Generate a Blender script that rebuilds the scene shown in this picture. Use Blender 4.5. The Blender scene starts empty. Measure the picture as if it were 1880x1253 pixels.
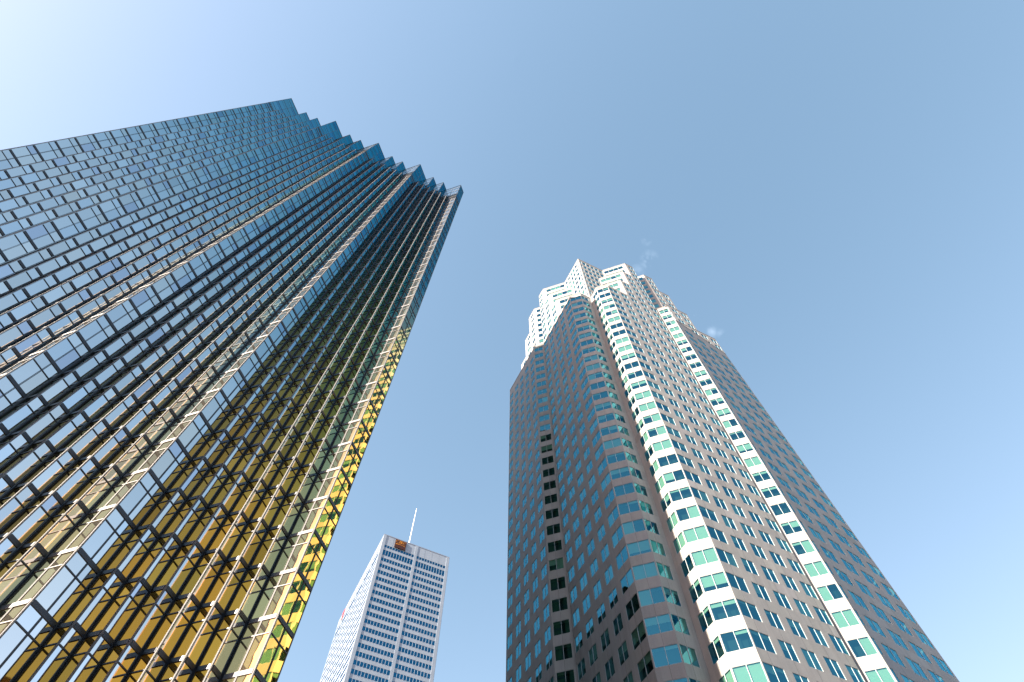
import bpy, math, random
import numpy as np
from mathutils import Matrix, Vector
random.seed(7)
C = bpy.context.scene.collection
sc = bpy.context.scene
R = math.radians
GZ = -1.6                                   # the street lies 1.6 m below the eye
GRID = R(25.7)                              # direction of the street grid
U = np.array([math.cos(GRID), math.sin(GRID)]); V = np.array([-U[1], U[0]])

# ------------------------------------------------------------------ camera
F = 1086.0; PITCH = R(64.46); ROLL = R(0.54)
cam_d = bpy.data.cameras.new('camera'); cam = bpy.data.objects.new('camera', cam_d); C.objects.link(cam)
cam_d.sensor_width = 36; cam_d.lens = F / 1880 * 36; cam_d.clip_start = 0.1; cam_d.clip_end = 20000
c_, s_ = math.cos(PITCH), math.sin(PITCH); cr, sr = math.cos(ROLL), math.sin(ROLL)
right = Vector((1, 0, 0)); up = Vector((0, -s_, c_)); fwd = Vector((0, c_, s_))
r2 = cr * right + sr * up; u2 = -sr * right + cr * up
m = Matrix((r2, u2, -fwd)).transposed().to_4x4()
cam.matrix_world = m
sc.camera = cam

def proj(P):
    x, y, z = P; X = x; Y = -y * s_ + z * c_; Z = max(y * c_ + z * s_, 1e-3)
    X, Y = cr * X + sr * Y, -sr * X + cr * Y
    return (940 + F * X / Z, 626.5 - F * Y / Z)

def seen_area(quad):
    """area in photo pixels, clipped crudely to the frame, of a quad facing the camera"""
    a, b, c, d = [np.array(q) for q in quad]
    n = np.cross(b - a, d - a)
    if np.dot(n, a) > 0: return 0.0
    p = [proj(q) for q in quad]
    cx = sum(q[0] for q in p) / 4; cy = sum(q[1] for q in p) / 4
    if not (-10 < cx < 1890 and -10 < cy < 1263): return 0.0
    s = 0
    for i in range(4):
        x0, y0 = p[i]; x1, y1 = p[(i + 1) % 4]; s += x0 * y1 - x1 * y0
    return abs(s) / 2

# ------------------------------------------------------------------ sun, sky, exposure
SUN_AZ = 25.7 - 172.0; SUN_EL = 28.9
sd = Vector((math.cos(R(SUN_AZ)) * math.cos(R(SUN_EL)), math.sin(R(SUN_AZ)) * math.cos(R(SUN_EL)), math.sin(R(SUN_EL))))
ld = bpy.data.lights.new('sun', 'SUN'); ld.energy = 5.0; ld.angle = R(0.5); ld.color = (1.0, 0.87, 0.71)
lo = bpy.data.objects.new('sun', ld); C.objects.link(lo); lo.rotation_euler = sd.to_track_quat('Z', 'Y').to_euler()
w = bpy.data.worlds.new('World'); sc.world = w; w.use_nodes = True
nt = w.node_tree; N = nt.nodes; L = nt.links; N.clear()
out = N.new('ShaderNodeOutputWorld'); bg = N.new('ShaderNodeBackground'); L.new(bg.outputs[0], out.inputs[0])
sky = N.new('ShaderNodeTexSky'); sky.sky_type = 'NISHITA'; sky.sun_disc = False
sky.sun_elevation = R(SUN_EL); sky.sun_rotation = R(90 - SUN_AZ)
sky.air_density = 1.0; sky.dust_density = .55; sky.ozone_density = 1.25
bg.inputs[1].default_value = 0.15
# faint wisps of cloud: noise in sky directions, kept to a few soft spots
tc = N.new('ShaderNodeTexCoord'); mp = N.new('ShaderNodeMapping'); L.new(tc.outputs['Generated'], mp.inputs[0])
mp.inputs['Scale'].default_value = (30, 30, 22)
nz = N.new('ShaderNodeTexNoise'); nz.inputs['Scale'].default_value = 1.0; nz.inputs['Detail'].default_value = 5; nz.inputs['Distortion'].default_value = 1.2
L.new(mp.outputs[0], nz.inputs[0])
cr_ = N.new('ShaderNodeMapRange'); L.new(nz.outputs[0], cr_.inputs[0])
for i, v_ in ((1, .46), (2, .72), (3, 0), (4, 1)): cr_.inputs[i].default_value = v_
def skydir(px, py):
    X = (px - 940) / F; Y = -(py - 626.5) / F
    X, Y = cr * X - sr * Y, sr * X + cr * Y
    d = Vector((X, c_ - Y * s_, s_ + Y * c_)); return d.normalized()
acc = None
for px, py, rad in ((1192, 478, .020), (1186, 440, .013), (1170, 500, .016), (1268, 577, .012), (1307, 610, .014), (1322, 612, .010)):
    vd = N.new('ShaderNodeVectorMath'); vd.operation = 'DISTANCE'; L.new(tc.outputs['Generated'], vd.inputs[0]); vd.inputs[1].default_value = skydir(px, py)
    mr = N.new('ShaderNodeMapRange'); mr.interpolation_type = 'SMOOTHSTEP'; L.new(vd.outputs['Value'], mr.inputs[0])
    for i, v_ in ((1, 0), (2, rad), (3, 1), (4, 0)): mr.inputs[i].default_value = v_
    if acc is None: acc = mr.outputs[0]
    else:
        mx = N.new('ShaderNodeMath'); mx.operation = 'MAXIMUM'; L.new(acc, mx.inputs[0]); L.new(mr.outputs[0], mx.inputs[1]); acc = mx.outputs[0]
ml = N.new('ShaderNodeMath'); ml.operation = 'MULTIPLY'; L.new(acc, ml.inputs[0]); L.new(cr_.outputs[0], ml.inputs[1])
m2 = N.new('ShaderNodeMath'); m2.operation = 'MULTIPLY'; L.new(ml.outputs[0], m2.inputs[0]); m2.inputs[1].default_value = 0.16
mixc = N.new('ShaderNodeMix'); mixc.data_type = 'RGBA'; L.new(m2.outputs[0], mixc.inputs[0]); sep = N.new('ShaderNodeSeparateColor'); L.new(sky.outputs[0], sep.inputs[0]); com = N.new('ShaderNodeCombineColor')
for i, (k_, ref, p_, lvl) in enumerate(((.4255, .25, 1.0, .275), (.4215, .423, .82, .462), (.3813, .68, .80, .68))):    # trims the hue of the haze
    a_ = N.new('ShaderNodeMath'); a_.operation = 'MULTIPLY'; L.new(sep.outputs[i], a_.inputs[0]); a_.inputs[1].default_value = k_ / ref
    b_ = N.new('ShaderNodeMath'); b_.operation = 'POWER'; L.new(a_.outputs[0], b_.inputs[0]); b_.inputs[1].default_value = p_
    d_ = N.new('ShaderNodeMath'); d_.operation = 'MULTIPLY'; L.new(b_.outputs[0], d_.inputs[0]); d_.inputs[1].default_value = lvl / (.15 * 2 ** 2.1)
    L.new(d_.outputs[0], com.inputs[i])
L.new(com.outputs[0], mixc.inputs[6]); mixc.inputs[7].default_value = (3.6, 4.2, 5.0, 1)
L.new(mixc.outputs[2], bg.inputs[0])
vs = sc.view_settings; vs.view_transform = 'Standard'; vs.look = 'None'; vs.gamma = 1; vs.exposure = 2.1
sc.cycles.max_bounces = 10; sc.cycles.glossy_bounces = 6; sc.cycles.transparent_max_bounces = 12
sc.cycles.use_denoising = True

# ------------------------------------------------------------------ materials
def new_mat(name):
    m = bpy.data.materials.new(name); m.use_nodes = True; n = m.node_tree.nodes; n.clear()
    o = n.new('ShaderNodeOutputMaterial'); m.use_transparent_shadow = True; return m, n, m.node_tree.links, o

def principled(name, col, rough=.5, metal=0, var=.0, scale=2.0, bump=0, streak=0, speck=0, tinted=False):
    m, n, l, o = new_mat(name); b = n.new('ShaderNodeBsdfPrincipled'); l.new(b.outputs[0], o.inputs[0])
    b.inputs['Base Color'].default_value = (*col, 1); b.inputs['Roughness'].default_value = rough; b.inputs['Metallic'].default_value = metal
    t = n.new('ShaderNodeTexCoord'); cur = None
    def mul(fac_socket, lo_, hi_, cur):
        mr = n.new('ShaderNodeMapRange'); l.new(fac_socket, mr.inputs[0]); mr.inputs[1].default_value = .3; mr.inputs[2].default_value = .7
        mr.inputs[3].default_value = lo_; mr.inputs[4].default_value = hi_
        mx = n.new('ShaderNodeMix'); mx.data_type = 'RGBA'; mx.blend_type = 'MULTIPLY'; mx.inputs[0].default_value = 1
        if cur is None: mx.inputs[6].default_value = (*col, 1)
        else: l.new(cur, mx.inputs[6])
        l.new(mr.outputs[0], mx.inputs[7]); return mx.outputs[2]
    if var:
        z = n.new('ShaderNodeTexNoise'); z.inputs['Scale'].default_value = scale; z.inputs['Detail'].default_value = 4; l.new(t.outputs['Object'], z.inputs[0]); cur = mul(z.outputs[0], 1 - var, 1 + var, cur)
    if streak:
        mpn = n.new('ShaderNodeMapping'); mpn.inputs['Scale'].default_value = (1.6, 1.6, .12); l.new(t.outputs['Object'], mpn.inputs[0])
        z = n.new('ShaderNodeTexNoise'); z.inputs['Scale'].default_value = 1; z.inputs['Detail'].default_value = 5; l.new(mpn.outputs[0], z.inputs[0]); cur = mul(z.outputs[0], 1 - streak, 1 + streak * .4, cur)
    if speck:
        z = n.new('ShaderNodeTexNoise'); z.inputs['Scale'].default_value = 9; z.inputs['Detail'].default_value = 8; z.inputs['Roughness'].default_value = .85; l.new(t.outputs['Object'], z.inputs[0]); cur = mul(z.outputs[0], 1 - speck, 1 + speck, cur)
    if tinted:
        at = n.new('ShaderNodeAttribute'); at.attribute_name = 'tint'; mx = n.new('ShaderNodeMix'); mx.data_type = 'RGBA'; mx.blend_type = 'MULTIPLY'; mx.inputs[0].default_value = 1
        l.new(cur, mx.inputs[6]); l.new(at.outputs['Color'], mx.inputs[7]); cur = mx.outputs[2]
    if cur is not None: l.new(cur, b.inputs['Base Color'])
    if bump:
        z = n.new('ShaderNodeTexNoise'); z.inputs['Scale'].default_value = scale * 3; l.new(t.outputs['Object'], z.inputs[0])
        bp = n.new('ShaderNodeBump'); bp.inputs['Strength'].default_value = bump; bp.inputs['Distance'].default_value = .05; l.new(z.outputs[0], bp.inputs['Height']); l.new(bp.outputs[0], b.inputs['Normal'])
    return m

stone = principled('pink_granite', (.300, .293, .283), .62, 0, .06, .35, .05, .12, .14, True)
joint = principled('joint_grey', (.12, .115, .11), .8)
white_frame = principled('white_window_frame', (.42, .45, .46), .45)
bar_dark = principled('bronze_bar', (.05, .055, .065), .38, .35)
bar_silver = principled('silver_mullion', (.17, .17, .18), .6, .0)
steel = principled('brushed_steel_panel', (.285, .335, .40), .45, .2, .05, .3, 0, .06)
steel_line = principled('dull_steel_groove', (.24, .27, .33), .5, .3)
room = principled('dark_room', (.012, .028, .034), .9)
asphalt = principled('asphalt', (.05, .05, .05), .9, 0, .2, 1.5)
paving = principled('pale_paving', (.10, .098, .095), .85, 0, .12, .8)

def wavy(n, l, scale, strength, dist=.02):
    t = n.new('ShaderNodeTexCoord'); z = n.new('ShaderNodeTexNoise'); z.inputs['Scale'].default_value = scale; z.inputs['Detail'].default_value = 1.0
    l.new(t.outputs['Object'], z.inputs[0]); bp = n.new('ShaderNodeBump'); bp.inputs['Strength'].default_value = strength; bp.inputs['Distance'].default_value = dist
    l.new(z.outputs[0], bp.inputs['Height']); return bp

def mirror_glass(name, stops, matte=.02):
    """mirror glass; its tint by angle of view paints in reflected colours"""
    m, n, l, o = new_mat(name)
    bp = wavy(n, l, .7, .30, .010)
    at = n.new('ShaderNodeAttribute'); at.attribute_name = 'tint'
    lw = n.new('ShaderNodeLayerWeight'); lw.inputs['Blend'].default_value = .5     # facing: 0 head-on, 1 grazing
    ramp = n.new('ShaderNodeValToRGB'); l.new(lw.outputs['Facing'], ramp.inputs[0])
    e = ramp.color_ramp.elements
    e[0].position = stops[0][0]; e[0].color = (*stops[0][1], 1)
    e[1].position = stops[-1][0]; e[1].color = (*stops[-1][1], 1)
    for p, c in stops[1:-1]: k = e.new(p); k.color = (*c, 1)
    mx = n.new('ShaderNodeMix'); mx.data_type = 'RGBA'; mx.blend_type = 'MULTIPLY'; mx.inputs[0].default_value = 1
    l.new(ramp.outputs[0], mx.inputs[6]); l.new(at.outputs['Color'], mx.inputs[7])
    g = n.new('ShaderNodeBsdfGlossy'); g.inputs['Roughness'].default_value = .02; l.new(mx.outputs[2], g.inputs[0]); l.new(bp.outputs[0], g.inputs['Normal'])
    df = n.new('ShaderNodeBsdfDiffuse'); df.inputs[0].default_value = (.62, .57, .50, 1); ms = n.new('ShaderNodeMixShader'); ms.inputs[0].default_value = matte   # small diffuse share mixed into the mirror
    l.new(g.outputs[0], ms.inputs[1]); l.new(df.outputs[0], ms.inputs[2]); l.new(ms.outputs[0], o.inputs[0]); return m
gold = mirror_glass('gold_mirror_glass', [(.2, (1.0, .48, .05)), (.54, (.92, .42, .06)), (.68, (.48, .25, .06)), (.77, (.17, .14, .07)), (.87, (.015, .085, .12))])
lilac = mirror_glass('sky_reflection_glass', [(.2, (.98, .90, .84)), (.42, (.84, .84, .80)), (.58, (.30, .54, .60)), (.72, (.035, .30, .42)), (.9, (.004, .17, .29))], .004)  # blue of the reflected sky is put into this tint
corner_glass = mirror_glass('corner_reflection_glass', [(.2, (.95, .66, .16)), (.60, (.85, .58, .16)), (.69, (.45, .45, .26)), (.75, (.05, .26, .34)), (.95, (.02, .2, .3))])  # gold-to-navy shift paints in what the corner strip reflects
sunlit_gold = mirror_glass('sunlit_gold_glass', [(.2, (1.0, .62, .18)), (.66, (.90, .62, .28)), (.8, (.45, .52, .52)), (.95, (.16, .30, .38))], .05)  # brighter copy of the gold, with the sunlit cream painted into its tint
side_glass = mirror_glass('darkened_side_glass', [(.2, (.20, .14, .05)), (.95, (.05, .06, .06))])  # darkened copy, so this side bounces less light onto the stone tower

def clear_glass(name, tint, refl, ior=1.7, bumpk=.25, tmix=0.0):
    """tinted window glass: Fresnel mirror over a tinted see-through pane"""
    m, n, l, o = new_mat(name)
    bp = wavy(n, l, .5, bumpk, .012)
    lw = n.new('ShaderNodeLayerWeight'); lw.inputs['Blend'].default_value = .5; fr = n.new('ShaderNodeMath'); fr.operation = 'POWER'; l.new(lw.outputs['Facing'], fr.inputs[0]); fr.inputs[1].default_value = ior
    mr = n.new('ShaderNodeMapRange'); l.new(fr.outputs[0], mr.inputs[0]); mr.inputs[1].default_value = 0; mr.inputs[2].default_value = 1; mr.inputs[3].default_value = tmix; mr.inputs[4].default_value = .95
    t = n.new('ShaderNodeBsdfTransparent'); t.inputs[0].default_value = (*tint, 1)
    g = n.new('ShaderNodeBsdfGlossy'); g.inputs[0].default_value = (*refl, 1); g.inputs['Roughness'].default_value = .01; l.new(bp.outputs[0], g.inputs['Normal'])
    x = n.new('ShaderNodeMixShader'); l.new(mr.outputs[0], x.inputs[0]); l.new(t.outputs[0], x.inputs[1]); l.new(g.outputs[0], x.inputs[2]); l.new(x.outputs[0], o.inputs[0])
    return m
teal_glass = clear_glass('teal_tinted_glass', (.42, .62, .54), (.15, .64, .82), 3.2, .25, .22)
parapet_glass = clear_glass('clear_screen_glass', (.80, .84, .84), (.9, .9, .88), 5.0, .1, .05)
blue_glass = clear_glass('blue_tinted_glass', (.10, .22, .34), (.06, .40, .68), 4.0, .2, .34)
blind = principled('pale_blind', (.52, .55, .50), .8)

# ------------------------------------------------------------------ mesh helpers
class MB:
    def __init__(s): s.v = []; s.f = []; s.m = []; s.t = []; s.mats = []
    def mi(s, mat):
        if mat not in s.mats: s.mats.append(mat)
        return s.mats.index(mat)
    def quad(s, q, mat, tint=(1, 1, 1)):
        i = len(s.v); s.v += [tuple(p) for p in q]; s.f.append(tuple(range(i, i + len(q)))); s.m.append(s.mi(mat)); s.t.append(tint)
    def box(s, o, a, b, c, mat):
        """box from corner o with edge vectors a, b, c"""
        o, a, b, c = [np.array(x, float) for x in (o, a, b, c)]
        if np.dot(np.cross(a, b), c) < 0: a, b = b, a
        P = lambda i, j, k: o + i * a + j * b + k * c
        for q in (((0,0,0),(0,1,0),(1,1,0),(1,0,0)), ((0,0,1),(1,0,1),(1,1,1),(0,1,1)), ((0,0,0),(1,0,0),(1,0,1),(0,0,1)),
                  ((0,1,0),(0,1,1),(1,1,1),(1,1,0)), ((0,0,0),(0,0,1),(0,1,1),(0,1,0)), ((1,0,0),(1,1,0),(1,1,1),(1,0,1))):
            s.quad([P(*k) for k in q], mat)
    def build(s, name, parent=None, base=None):
        me = bpy.data.meshes.new(name)
        off = np.array(base if base is not None else (0, 0, 0), float)
        me.from_pydata([tuple(np.array(p) - off) for p in s.v], [], s.f)
        for mt in s.mats: me.materials.append(mt)
        me.polygons.foreach_set('material_index', s.m)
        if True:
            a = me.attributes.new('tint', 'FLOAT_COLOR', 'CORNER'); d = []
            for f, t in zip(s.f, s.t): d += [t[0], t[1], t[2], 1.0] * len(f)
            a.data.foreach_set('color', d)
        me.update()
        o = bpy.data.objects.new(name, me); C.objects.link(o)
        if parent is not None: o.parent = parent
        return o

def thing(name, label, cat, loc, group=None):
    o = bpy.data.objects.new(name, None); C.objects.link(o); o.location = loc; o.empty_display_size = 3
    o['label'] = label; o['category'] = cat
    if group: o['group'] = group
    return o
def part(o, label=None, kind=None):
    if label: o['label'] = label
    if kind: o['kind'] = kind
    return o

class Wall:
    """a vertical wall from a to b (plan points); out = outward normal"""
    def __init__(s, a, b, ref):
        s.a = np.array(a, float); s.b = np.array(b, float); d = s.b - s.a; s.L = float(np.hypot(*d)); s.d = d / s.L
        n = np.array([s.d[1], -s.d[0]])
        if np.dot(n, np.array(ref, float) - s.a) > 0: n = -n           # ref is a point inside
        s.n = n
        s.flip = (s.d[0] * n[1] - s.d[1] * n[0]) > 0                   # keeps quads facing outwards
    def P(s, x, z, off=0):
        p = s.a + s.d * x + s.n * off; return (p[0], p[1], z)
    def quad(s, mb, x0, x1, z0, z1, off, mat, tint=(1, 1, 1), jit=0):
        j = [random.uniform(-jit, jit) for _ in range(4)] if jit else [0] * 4
        q = [s.P(x0, z0, off + j[0]), s.P(x1, z0, off + j[1]), s.P(x1, z1, off + j[2]), s.P(x0, z1, off + j[3])]
        if s.flip: q = q[::-1]
        mb.quad(q, mat, tint); return q
    def bar(s, mb, x0, x1, z0, z1, o0, o1, mat):
        p = np.array(s.P(x0, z0, o0)); mb.box(p, np.array(s.P(x1, z0, o0)) - p, np.array(s.P(x0, z0, o1)) - p, np.array((0, 0, z1 - z0)), mat)
    def reveal(s, mb, x0, x1, z0, z1, d, mat):
        P = s.P
        for q in ([P(x0, z0), P(x0, z0, -d), P(x0, z1, -d), P(x0, z1)], [P(x1, z0), P(x1, z1), P(x1, z1, -d), P(x1, z0, -d)],
                  [P(x0, z0), P(x1, z0), P(x1, z0, -d), P(x0, z0, -d)], [P(x0, z1), P(x0, z1, -d), P(x1, z1, -d), P(x1, z1)]):
            mb.quad(q[::-1] if s.flip else q, mat)
def uv(u, v): return U * u + V * v

# ------------------------------------------------------------------ ground
g = MB(); g.quad([(-4000, -4000, GZ), (4000, -4000, GZ), (4000, 4000, GZ), (-4000, 4000, GZ)], paving)
o = g.build('ground'); o['kind'] = 'structure'
g = MB()
for (u0, v0, u1, v1) in ((8, -400, 32, 700), (-400, -14, 8, 10), (32, -14, 500, 10)):
    q = [uv(u0, v0), uv(u1, v0), uv(u1, v1), uv(u0, v1)]; g.quad([(p[0], p[1], GZ + .004) for p in q], asphalt)
o = g.build('road'); o['kind'] = 'structure'

# ---------------------------------------------------------- 0  unseen blocks added to cut low sky light, showing only in reflections
brown = principled('brown_stone', (.17, .145, .12), .8, 0, .12, .3, 0, .1); night = principled('dark_window_band', (.02, .03, .035), .15)
def block(u0, v0, u1, v1, h, label):
    base = (*uv((u0 + u1) / 2, (v0 + v1) / 2), GZ); t = thing('sky_blocker', label, 'added sky blocker', base); c = uv((u0 + u1) / 2, (v0 + v1) / 2)
    cs = [(u0, v0), (u1, v0), (u1, v1), (u0, v1)]
    body = MB(); bands = MB()
    for i in range(4):
        wl = Wall(uv(*cs[i]), uv(*cs[(i + 1) % 4]), c); z = GZ
        while z + 4.2 < h:
            wl.bar(body, 0, wl.L, z, z + 1.9, -.4, 0, brown); wl.quad(bands, 0, wl.L, z + 1.9, z + 4.2, -.3, night)
            x = 1.0
            while x < wl.L: wl.bar(body, x, x + 1.1, z + 1.9, z + 4.2, -.35, -.02, brown); x += 3.2
            z += 4.2
        wl.bar(body, 0, wl.L, z, h, -.4, .1, brown)
    body.quad([(*uv(*p), h - .1) for p in cs], brown)
    body.build('wall', t, base); part(bands.build('window', t, base), 'bands of dark windows', 'stuff')
block(-150, -75, -82, -18, 120, 'tall brown block added to cut sky light, farther southwest, outside the photo')
block(60, -70, 140, -25, 52, 'low brown block added to cut sky light, east along the cross street, outside the photo')
block(-18, -85, 40, -34, 60, 'brown block added to cut sky light, right behind the viewer, outside the photo')
block(-62, 99, 2, 170, 112, 'brown block added to cut sky light, hidden behind the golden glass tower')
block(-78, -90, -26, -19, 70, 'brown block added to cut sky light, nearest southwest of the crossing, outside the photo')

# ================================================================== 1  gold glass tower
MOD = 1.1675; pd = R(71.67); qd = R(-18.33)
PD = np.array([math.cos(pd), math.sin(pd)]); QD = np.array([math.cos(qd), math.sin(qd)])
R0 = np.array([-63.0, 10.72])
TOP = 180.0; SHAFT = 163.6; FL = 4.04; Z0 = 24.25
gbase = (R0[0] + 20, R0[1] + 40, GZ)
gt = thing('glass_tower', 'huge serrated mirror glass tower on the left, blue above and golden below', 'skyscraper', gbase)
floors = [Z0 + FL * k for k in range(-6, 40) if Z0 + FL * k < TOP]
panels = []
def sawtooth(unit, z0, z1, mod, crown):
    """unit: (kind, modules) steps between two big ridges; builds the glazed zigzag wall from z0 to z1"""
    pts = [R0 - QD * MOD * 4, R0]; kinds = ['q']; lens = [int(round(4 * MOD / mod))]
    for k in range(4):
        for kd, nm in unit:
            pts.append(pts[-1] + (PD if kd == 'p' else QD) * mod * nm); kinds.append(kd); lens.append(nm)
    last = int(round(2 * MOD / mod)); pts.append(pts[-1] + PD * mod * last); kinds.append('p'); lens.append(last)
    nf = len(kinds)
    for k in range(16):                      # the side that looks over the avenue
        pts.append(pts[-1] - QD * MOD * 2); kinds.append('r'); lens.append(int(round(2 * MOD / mod)))
        pts.append(pts[-1] + PD * MOD * 2); kinds.append('s'); lens.append(int(round(2 * MOD / mod)))
    for i, (kd, nm) in enumerate(zip(kinds, lens)):
        a, b = pts[i], pts[i + 1]
        wl = Wall(a, b, a + (b - a) / 2 + {'p': -QD, 'q': PD, 'r': -PD, 's': -QD}[kd] * 3)
        if abs(wl.L - nm * mod) > 1e-3: nm = int(round(wl.L / mod))
        fr = MB()
        ridge_a = kd in 'pr'; ridge_b = kd in 'qs' or i == nf - 1
        big_q = kd == 'q' and nm * mod > 2
        for e, rg in ((0, ridge_a), (1, ridge_b)):
            x = 0 if e == 0 else wl.L; sgn = 1 if e == 0 else -1
            def vb(x0, x1, o0, o1, mat):
                p0, p1 = sorted((x + sgn * x0, x + sgn * x1)); wl.bar(fr, p0, p1, z0, z1 + .10, o0, o1, mat)
            if crown: vb(.0, .05, -.05, .04, bar_dark)
            elif rg: vb(.0, .035, -.05, .03, bar_silver); vb(.06, .085, -.05, .03, bar_silver)
            else: vb(.04, .09, -.05, .05, bar_dark); vb(.12, .17, -.05, .045, bar_dark)
        bm = bar_silver if big_q else bar_dark  # wide sunlit facets get paler bars; that sunlight is put into the colour
        for j in range(1, nm):
            if crown: wl.bar(fr, j * mod - .03, j * mod + .03, z0, z1, -.05, .03, bar_dark); continue
            wl.bar(fr, j * mod - .055, j * mod - .018, z0, z1, -.05, .045, bm); wl.bar(fr, j * mod + .018, j * mod + .055, z0, z1, -.05, .045, bm)
        x0b = 0 if crown else (.11 if ridge_a else .17); x1b = wl.L - (0 if crown else (.11 if ridge_b else .17))
        wl.bar(fr, .0, wl.L, z1, z1 + .16, -.08, .06, bar_dark)
        if crown: wl.bar(fr, .0, wl.L, z0 - .1, z0 + .16, -.08, .06, bar_dark)
        for z in floors:
            for zz, h, dp in ((z, .34, .055), (z + 2.72, .085, .045)):
                if zz + h > z1 - .2 or zz - h < z0: continue
                if crown: h *= .5; dp *= .4
                wl.bar(fr, x0b, x1b, zz - h / 2, zz + h / 2, -.05, dp, bm)
            for j in range(nm):
                for za, zb in ((z - .02, z + 2.74), (z + 2.70, z + FL + .02)):
                    za2, zb2 = max(za, z0), min(zb, z1)
                    if zb2 - za2 < .05: continue
                    t = random.gauss(1, .11 if kd == 'q' else .05); g1 = random.gauss(0, .06 if kd == 'q' else .03); tint = (t * (1 - g1), t, t * (1 + g1))
                    if random.random() < .07: tint = (t * .80, t * .83, t * .94)
                    see = crown and kd == 'q' and za2 > 166
                    q4 = [wl.P(j * mod, za2), wl.P((j + 1) * mod, za2), wl.P((j + 1) * mod, zb2), wl.P(j * mod, zb2)]
                    if wl.flip: q4 = q4[::-1]
                    mat = parapet_glass if see else (corner_glass if i == nf - 1 else sunlit_gold if big_q and not crown else gold if kd == 'q' else (side_glass if kd in 'rs' else lilac))  # each facet family takes the tint standing in for its reflections
                    o_ = 0 if za == z - .02 else -.004
                    panels.append((seen_area(q4) if i < nf else 0, wl, j * mod, (j + 1) * mod, za2, zb2, o_, mat, (1, 1, 1) if see else tint))
        fr.build('mullion_frame', gt, gbase)
    return pts
FINE = (('p', 2),) + (('q', 1), ('p', 1)) * 6 + (('q', 2),)
COARSE = (('p', 2), ('q', 1), ('p', 1), ('q', 1), ('p', 1), ('q', 2))
pts = sawtooth(FINE, GZ, SHAFT, MOD, False)
cpts = sawtooth(COARSE, SHAFT - .6, TOP, MOD * 2, True)
END = pts[-1]
inside = (END + pts[0]) / 2 + np.array([0, -2.0])
panels.sort(key=lambda x: -x[0])
rest = MB()
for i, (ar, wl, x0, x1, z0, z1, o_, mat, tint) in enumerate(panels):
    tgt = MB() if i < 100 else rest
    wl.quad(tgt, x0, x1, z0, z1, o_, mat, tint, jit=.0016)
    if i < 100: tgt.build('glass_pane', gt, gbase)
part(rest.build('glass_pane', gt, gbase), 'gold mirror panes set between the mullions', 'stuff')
q0 = np.array((END[0] - 62, END[1] + 3))
rf = MB()
rf.quad([tuple(p) + (SHAFT - .1,) for p in pts] + [(*q0, SHAFT - .1)], bar_dark)
rf.build('roof', gt, gbase)
bw = MB()
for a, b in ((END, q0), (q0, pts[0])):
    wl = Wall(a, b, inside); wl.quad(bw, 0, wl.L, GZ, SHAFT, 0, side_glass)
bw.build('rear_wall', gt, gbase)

# ================================================================== 2  pink granite tower
st = thing('stone_tower', 'tall stepped tower of pinkish stone with notched corners and teal windows, on the right', 'skyscraper', (*uv(60, 60), GZ))
sbase = (*uv(60, 60), GZ)
FH = 4.1; SILL = 48.2; WH = 2.40
core = uv(62, 62)
wins = []                                     # window records
def rng(z0, z1):
    k = math.ceil((z0 - SILL + .3) / FH); r = []
    while SILL + FH * k + WH < z1 - .5: r.append(SILL + FH * k); k += 1
    return r
def stone_wall(a, b, z0, z1, w, label=None, ref=None, coping=True, swap=False):
    """w: list of (s0, s1, panes)"""
    wl = Wall(uv(*a), uv(*b), core if ref is None else ref); mb = MB()
    w = sorted([x for x in w if x[0] > .02 and x[1] < wl.L - .02])
    rows = rng(z0, z1) if w else []
    z = z0
    for r in rows:
        cuts = [0] + [(a_ + b_) / 2 for a_, b_, _ in w] + [wl.L]
        for c0, c1 in zip(cuts, cuts[1:]):
            t = random.gauss(1, .055); wl.quad(mb, c0, c1, z, r, 0, stone, (t, t * random.gauss(1, .008), t * random.gauss(1, .012)))
        x = 0
        for (s0, s1, n) in w:
            if s0 > x: wl.quad(mb, x, s0, r, r + WH, 0, stone)
            wl.reveal(mb, s0, s1, r, r + WH, .09, stone); x = s1
            mid = (s0 + s1) / 2
            wl.quad(mb, mid - .016, mid + .016, z if z > z0 else r - 1.8, r - .0, .003, joint)
            wins.append((wl, s0, s1, r, n))
        if x < wl.L: wl.quad(mb, x, wl.L, r, r + WH, 0, stone)
        z = r + WH
    wl.quad(mb, 0, wl.L, z, z1, 0, stone)
    if coping: wl.bar(mb, -.0, wl.L, z1, z1 + .25, -.5, .08, stone)
    o = mb.build('stone_wall', st, sbase)
    if label: o['label'] = label
    return wl
def shift(lst, du): return [(a - du, b - du, n) for a, b, n in lst]
PAIRS6 = [(49.45, 52.3, 2), (53.45, 55.52, 2), (56.72, 58.8, 2), (59.98, 62.05, 2), (63.15, 65.22, 2)]
PAIRS6M = [(a - .95, b - .95, n) for a, b, n in PAIRS6]
def M(p): return (p[1] + .95, p[0] - .95)
def both(a, b, z0, z1, w, lr=None, **k):
    """a wall and its mirror image about the diagonal"""
    stone_wall(a, b, z0, z1, w, **k); stone_wall(M(a), M(b), z0, z1, w, **k)
G0 = GZ
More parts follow.
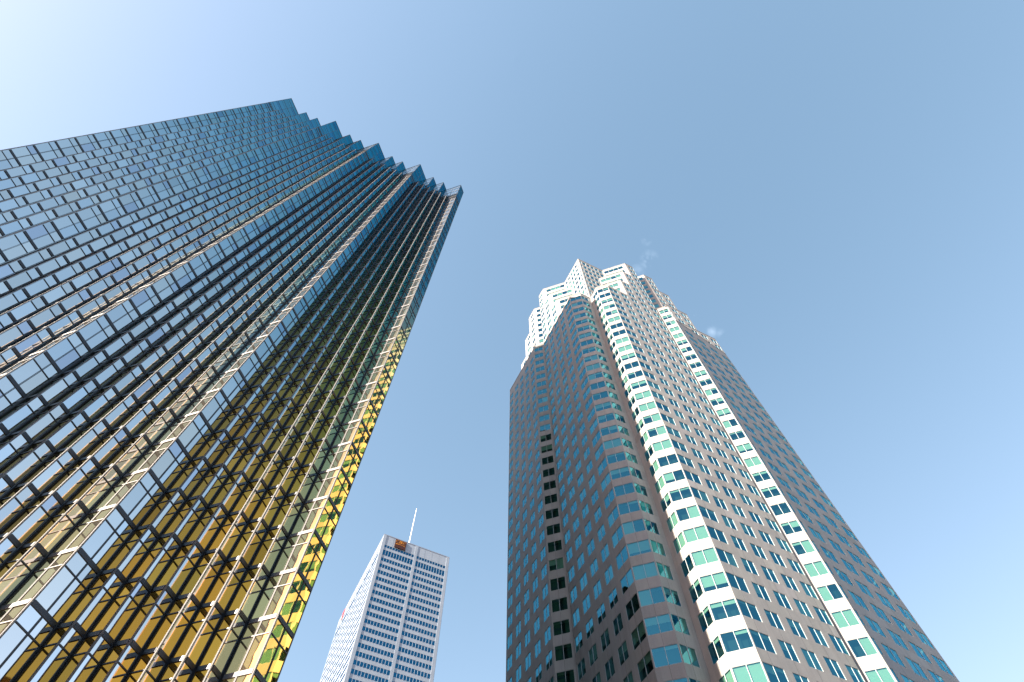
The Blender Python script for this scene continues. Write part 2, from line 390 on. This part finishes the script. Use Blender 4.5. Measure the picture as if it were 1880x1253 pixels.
# --- lower shaft
both((49.35, 40.45), (65.3, 40.45), G0, 158.5, shift(PAIRS6, 49.35), coping=False)
both((47.05, 42.8), (49.35, 40.45), G0, 158.5, [(.09, 3.2, 2)])
both((47.05, 46.1), (47.05, 42.8), G0, 158.5, [(1.0, 3.22, 2)])
both((65.3, 40.45), (65.3, 41.25), G0, 158.5, [], ref=uv(60, 41), coping=False)
both((65.3, 41.25), (68.05, 38.5), G0, 158.5, [(1.12, 3.72, 2)])
stone_wall((68.05, 38.5), (86.57, 41.1), G0, 148.6, [(.15, .85, 1), (2.0, 4.9, 2), (6.4, 9.3, 2), (10.8, 13.8, 2), (15.4, 18.4, 2)], 'shaded right-hand wall of the stone tower')  # wall turned off the grid so the sun misses it
F8P = [(u0, u0 + 2.05, 2) for u0 in (70.95, 74.25, 77.55, 80.85, 84.15)]
stone_wall((68.05, 38.5), (68.05, 41.1), 148.6, 158.5, [], ref=uv(67, 40))
stone_wall((68.05, 41.1), (86.57, 41.1), 148.6, 158.5, shift(F8P, 68.05))
F1B = [(.5, 2.5, 2), (3.8, 5.8, 2), (7.1, 9.1, 2), (10.4, 12.4, 2), (13.7, 15.7, 2)]
stone_wall(M((68.05, 38.5)), (39.45, 83.1), G0, 157.0, F1B)
stone_wall((39.45, 83.1), (86.57, 83.1), G0, 157.0, [])
stone_wall((86.57, 41.1), (86.57, 83.1), G0, 157.0, [])
# --- stepped crown
T4 = lambda L: [(.35 + (L - 1.45) / 4 * 0, L - 1.05, 4)]
steps = [(158.5, 170.8, (50.3, 55.95), 80.4, 80.2), (170.8, 183.1, (53.5, 59.15), 77.1, 76.8), (183.1, 195.4, (56.6, 62.25), 73.6, 73.5)]
COREW = [(.45, 1.05, 1)] + [(1.45 + 1.62 * i, 2.68 + 1.62 * i, 1) for i in range(6)]
for z0, z1, (ua, ub), ur, vr in steps:
    both((47.05, 46.1), (ua, 46.1), z0, z1, COREW, coping=z1 > 190)
    both((ua, 46.1), (ub, 40.45), z0, z1, [(.3, 6.9, 4)])
    both((ub, 40.45), (65.3, 40.45), z0, z1, shift(PAIRS6, ub), coping=z1 > 190)
    both((65.3, 40.45), (65.3, 46.1), z0, z1, [], ref=uv(60, 43), coping=z1 > 190)
    both((65.3, 46.1), (70.3, 41.1), z0, z1, [(.4, 6.3, 4)], coping=z1 > 190)
    stone_wall((70.3, 41.1), (ur, 41.1), z0, z1, shift(F8P, 70.3))
    stone_wall((ur, 41.1), (ur, 80), z0, z1, [])
    uf = 41.1 + .95
    stone_wall((uf, 69.35), (uf, vr), z0, z1, [(a - 70.3, b - 70.3, n) for a, b, n in F8P])
    stone_wall((uf, vr), (80, vr), z0, z1, [])
rf = MB()
def flat(poly, z): rf.quad([(*uv(*p), z) for p in poly], stone)
R0P = [(39.45, 83.1), (39.45, 67.1), (42.2, 64.35), (41.4, 64.35), (41.4, 48.4), (43.75, 46.1), (47.05, 46.1), (47.05, 42.8), (49.35, 40.45), (65.3, 40.45), (65.3, 41.25), (68.05, 38.5), (68.05, 41.1), (86.57, 41.1), (86.57, 83.1)]
flat(R0P, 156.9)
flat([(68.05, 38.5), (86.57, 41.1), (68.05, 41.12)], 148.5)
for z0, z1, (ua, ub), ur, vr in steps:
    rp = [(47.05, 46.1), (ua, 46.1), (ub, 40.45), (65.3, 40.45), (65.3, 46.1), (70.3, 41.1), (ur, 41.1), (ur, vr), (42.05, vr)] + [M(p) for p in [(70.3, 41.1), (65.3, 46.1), (65.3, 40.45), (ub, 40.45), (ua, 46.1)]]
    flat(rp, z1 - .1)
rf.build('roof', st, sbase)
# windows
def window_geo(rec, gl, fr, bl):
    wl, s0, s1, r, n = rec; t = .045; z1 = r + WH
    wl.quad(gl, s0, s1, r, z1, -.06, teal_glass)
    wl.quad(bl, s0, s1, r, z1, -.75, room)
    wl.bar(fr, s0, s1, r, r + t, -.08, -.02, white_frame); wl.bar(fr, s0, s1, z1 - t, z1, -.08, -.02, white_frame)
    for i in range(n + 1):
        x = s0 + (s1 - s0) * i / n; x0 = x - t * .7 if 0 < i < n else (s0 if i == 0 else s1 - t); x1 = x + t * .7 if 0 < i < n else (s0 + t if i == 0 else s1)
        wl.bar(fr, x0, x1, r + t, z1 - t, -.08, -.012, white_frame)
    shy = float(np.dot(wl.P(0, 0)[:2], V)) > 62
    lvl = random.choice((0, 0, .15, .25, .45, .7, 1.0, 1.0)) if random.random() < .8 else random.random()
    for i in range(n):
        a = s0 + (s1 - s0) * i / n; b = s0 + (s1 - s0) * (i + 1) / n
        q = lvl if random.random() < .65 else random.choice((0, .2, .5, 1.0))
        if q > 0 and not (shy and random.random() < .8): wl.quad(bl, a + .03, b - .03, z1 - (WH - .05) * q, z1 - .02, -.15, blind)
recs = []
for rec in wins:
    wl, s0, s1, r, n = rec
    q = [wl.P(s0, r), wl.P(s1, r), wl.P(s1, r + WH), wl.P(s0, r + WH)]
    if wl.flip: q = q[::-1]
    recs.append((seen_area(q), rec))
recs.sort(key=lambda x: -x[0])
rest = MB()
for i, (a, rec) in enumerate(recs):
    if i < 100:
        gl, fr, bl = MB(), MB(), MB(); window_geo(rec, gl, fr, bl)
        wo = gl.build('window', st, sbase)
        fr.build('window_frame', wo); bl.build('blind', wo)
        for ch in wo.children: ch.location = (-sbase[0], -sbase[1], -sbase[2])
    else: window_geo(rec, rest, rest, rest)
part(rest.build('window', st, sbase), 'teal windows with white frames in pairs', 'stuff')

# ================================================================== 3  white steel bank tower
T = np.array([-66.3, 227.0]); CH = 237.0; W3, D3 = 37.3, 72.0
bt = thing('office_tower', 'slim pale steel tower with a dark red sign near its top, farthest away', 'skyscraper', (T[0], T[1], GZ))
bbase = (T[0], T[1], GZ)
tc_ = T + U * W3 / 2 + V * D3 / 2
wf = Wall(T, T + U * W3, tc_); ws = Wall(T, T + V * D3, tc_); wr = Wall(T + U * W3, T + U * W3 + V * D3, tc_); wb = Wall(T + V * D3, T + V * D3 + U * W3, tc_)
rows = [(229.0, 230.65), (223.9, 227.3)] + [(222.2 - 4.03 * i - 2.15, 222.2 - 4.03 * i) for i in range(54)]
rows = [r for r in rows if r[0] > 6]
brec = []
def steel_face(wl, bays, nper, name):
    mb = MB(); top = CH
    xs = [0]
    for a, b in bays: xs += [a, b]
    xs.append(wl.L)
    for i in range(0, len(xs), 2): wl.bar(mb, xs[i], xs[i + 1], GZ, CH, -.3, .18, steel)
    z = CH
    for (a, b) in bays:
        z = CH
        for (z0, z1) in rows:
            wl.bar(mb, a, b, z1, z, -.4, 0, steel); z = z0
            if name == 'front':
                for j in range(nper): brec.append((wl, a + (b - a) * j / nper, a + (b - a) * (j + 1) / nper, z0, z1))
            else: brec.append((wl, a, b, z0, z1))
        wl.bar(mb, a, b, GZ, z, -.4, 0, steel)
        if name == 'front':
            for j in range(1, 4): wl.bar(mb, a + (b - a) * j / 4 - .03, a + (b - a) * j / 4 + .03, 231.2, CH - .3, 0, .03, steel_line)
    wl.bar(mb, 0, wl.L, CH, CH + .5, -.4, .10, steel_line)
    part(mb.build('steel_wall', bt, bbase))
steel_face(wf, [(1.5, 17.9), (19.4, 35.75)], 11, 'front')
nb = [(1.3 + 11.7 * i, 12.2 + 11.7 * i) for i in range(6)]
steel_face(ws, nb, 7, 'side'); steel_face(wr, nb, 7, 'side'); steel_face(wb, [(1.5, 17.9), (19.4, 35.75)], 11, 'back')
def bwin(rec, gl, fr):
    wl, a, b, z0, z1 = rec; pr_ = .10 if wl in (wf, wb) else -.12
    wl.quad(gl, a, b, z0, z1, -.08, blue_glass); wl.quad(gl, a, b, z0, z1, -.8, room)
    n = max(1, round((b - a) / 1.49))
    for i in range(n):
        x = a + (b - a) * i / n; wl.bar(fr, x - .06, x + .06, z0, z1, -.3, pr_, steel)
    if random.random() < .3: wl.quad(gl, a + .1, b - .1, z1 - (z1 - z0) * random.choice((.2, .3, .5)), z1, -.4, blind)
rr = []
for rec in brec:
    wl, a, b, z0, z1 = rec; q = [wl.P(a, z0), wl.P(b, z0), wl.P(b, z1), wl.P(a, z1)]
    if wl.flip: q = q[::-1]
    rr.append((seen_area(q) if wl is wf else 0, rec))
rr.sort(key=lambda x: -x[0]); rest = MB()
for i, (a, rec) in enumerate(rr):
    if i < 100:
        gl, fr = MB(), MB(); bwin(rec, gl, fr); wo = gl.build('window', bt, bbase); f = fr.build('mullion', wo); f.location = (-bbase[0], -bbase[1], -bbase[2])
    else: bwin(rec, rest, rest)
part(rest.build('window', bt, bbase), 'rows of blue windows behind steel mullions', 'stuff')
rf = MB(); rf.quad([(*p, CH - .05) for p in (T, T + U * W3, T + U * W3 + V * D3, T + V * D3)], steel_line); rf.build('roof', bt, bbase)
# mast on the roof
mast_c = T + U * 15.8 + V * 8.0
def lathe(mb, c, prof, mat, n=12):
    for (r0, z0), (r1, z1) in zip(prof, prof[1:]):
        for i in range(n):
            a0, a1 = 2 * math.pi * i / n, 2 * math.pi * (i + 1) / n
            mb.quad([(c[0] + r0 * math.cos(a0), c[1] + r0 * math.sin(a0), z0), (c[0] + r0 * math.cos(a1), c[1] + r0 * math.sin(a1), z0),
                     (c[0] + r1 * math.cos(a1), c[1] + r1 * math.sin(a1), z1), (c[0] + r1 * math.cos(a0), c[1] + r1 * math.sin(a0), z1)], mat)
white_paint = principled('white_paint', (.80, .80, .80), .4)
mb = MB(); lathe(mb, mast_c, [(.36, CH), (.33, 250), (.38, 250), (.27, 250.2), (.25, 262), (.2, 262.2), (.16, 273), (.0, 273.3)], white_paint)
mb.build('antenna_mast', bt, bbase)
# sign
red = principled('dark_red_panel', (.03, .001, .001), .9); yel = principled('amber_letter', (.50, .19, .006), .6)
red2 = principled('red_letter_panel', (.45, .02, .02), .4)
sg = MB(); S0, S1, SZ0, SZ1 = 6.6, 12.65, 231.0, 236.6
wf.bar(sg, S0, S1, SZ0, SZ1, .05, .5, red)
so = sg.build('sign_panel', bt, bbase)
lt = MB()
def stroke(poly, off=.53):
    q = [wf.P(S0 + x, SZ0 + z, off) for x, z in poly]
    q2 = [wf.P(S0 + x, SZ0 + z, .5) for x, z in poly]
    # outward facing
    a, b, c = [np.array(k) for k in q[:3]]
    if np.dot(np.cross(b - a, c - a)[:2], wf.n) < 0: q = q[::-1]
    lt.quad(q, yel)
def ring(cx, cz, rx, rz, a0, a1, th0, th1, n=18):
    for i in range(n):
        A = R(a0 + (a1 - a0) * i / n); B = R(a0 + (a1 - a0) * (i + 1) / n)
        def w_(a): return th0 + (th1 - th0) * abs(math.sin(a))
        def p(a, k): return (cx + (rx - k * w_(a)) * math.cos(a), cz + (rz - k * w_(a) * .8) * math.sin(a))
        stroke([p(A, 0), p(B, 0), p(B, 1), p(A, 1)])
lz, lh = 3.3, 1.9                                # letters CIBC
ring(1.15, lz + lh / 2, .80, lh / 2, 42, 318, .30, .10)
stroke([(1.62, lz + 1.25), (1.80, lz + 1.25), (1.80, lz + 1.85), (1.70, lz + 1.85)])
stroke([(2.22, lz), (2.62, lz), (2.62, lz + lh), (2.22, lz + lh)])
for zz in (lz, lz + lh - .16): stroke([(2.06, zz), (2.78, zz), (2.78, zz + .16), (2.06, zz + .16)])
stroke([(3.05, lz), (3.43, lz), (3.43, lz + lh), (3.05, lz + lh)])
stroke([(2.90, lz), (3.05, lz), (3.05, lz + .16), (2.90, lz + .16)]); stroke([(2.90, lz + lh - .16), (3.05, lz + lh - .16), (3.05, lz + lh), (2.90, lz + lh)])
ring(3.55, lz + lh * .74, .55, lh * .26, -90, 90, .30, .12, 10); ring(3.6, lz + lh * .27, .66, lh * .27, -90, 90, .32, .12, 10)
for zz in (lz, lz + lh / 2 - .02, lz + lh - .14): stroke([(3.43, zz), (3.62, zz), (3.62, zz + .13), (3.43, zz + .13)])
ring(5.10, lz + lh / 2, .72, lh / 2, 42, 318, .30, .10)
stroke([(5.50, lz + 1.25), (5.66, lz + 1.25), (5.66, lz + 1.85), (5.57, lz + 1.85)])
pv = None                                        # the sweep under the letters
for i in range(17):
    f = i / 16; x = .35 + 5.3 * f; t_ = 2.65 + .12 * math.sin(math.pi * f) - .25 * f; b_ = 2.1 + .36 * math.sin(math.pi * f * .9) - .05 * f
    b_ = min(b_, t_ - .05)
    if f > .8: b_ = t_ - .05 - (1 - f) * 1.5
    if pv: stroke([(pv[0], pv[2]), (x, b_), (x, t_), (pv[0], pv[1])])
    pv = (x, t_, b_)
ls = lt.build('sign_lettering', so); ls.location = (-bbase[0], -bbase[1], -bbase[2])
sg = MB(); ws.bar(sg, 60.5, 64.5, 231.4, 236.2, .05, .3, red2); part(sg.build('sign_panel', bt, bbase), 'red sign panel seen edge-on at the far end of the side wall')
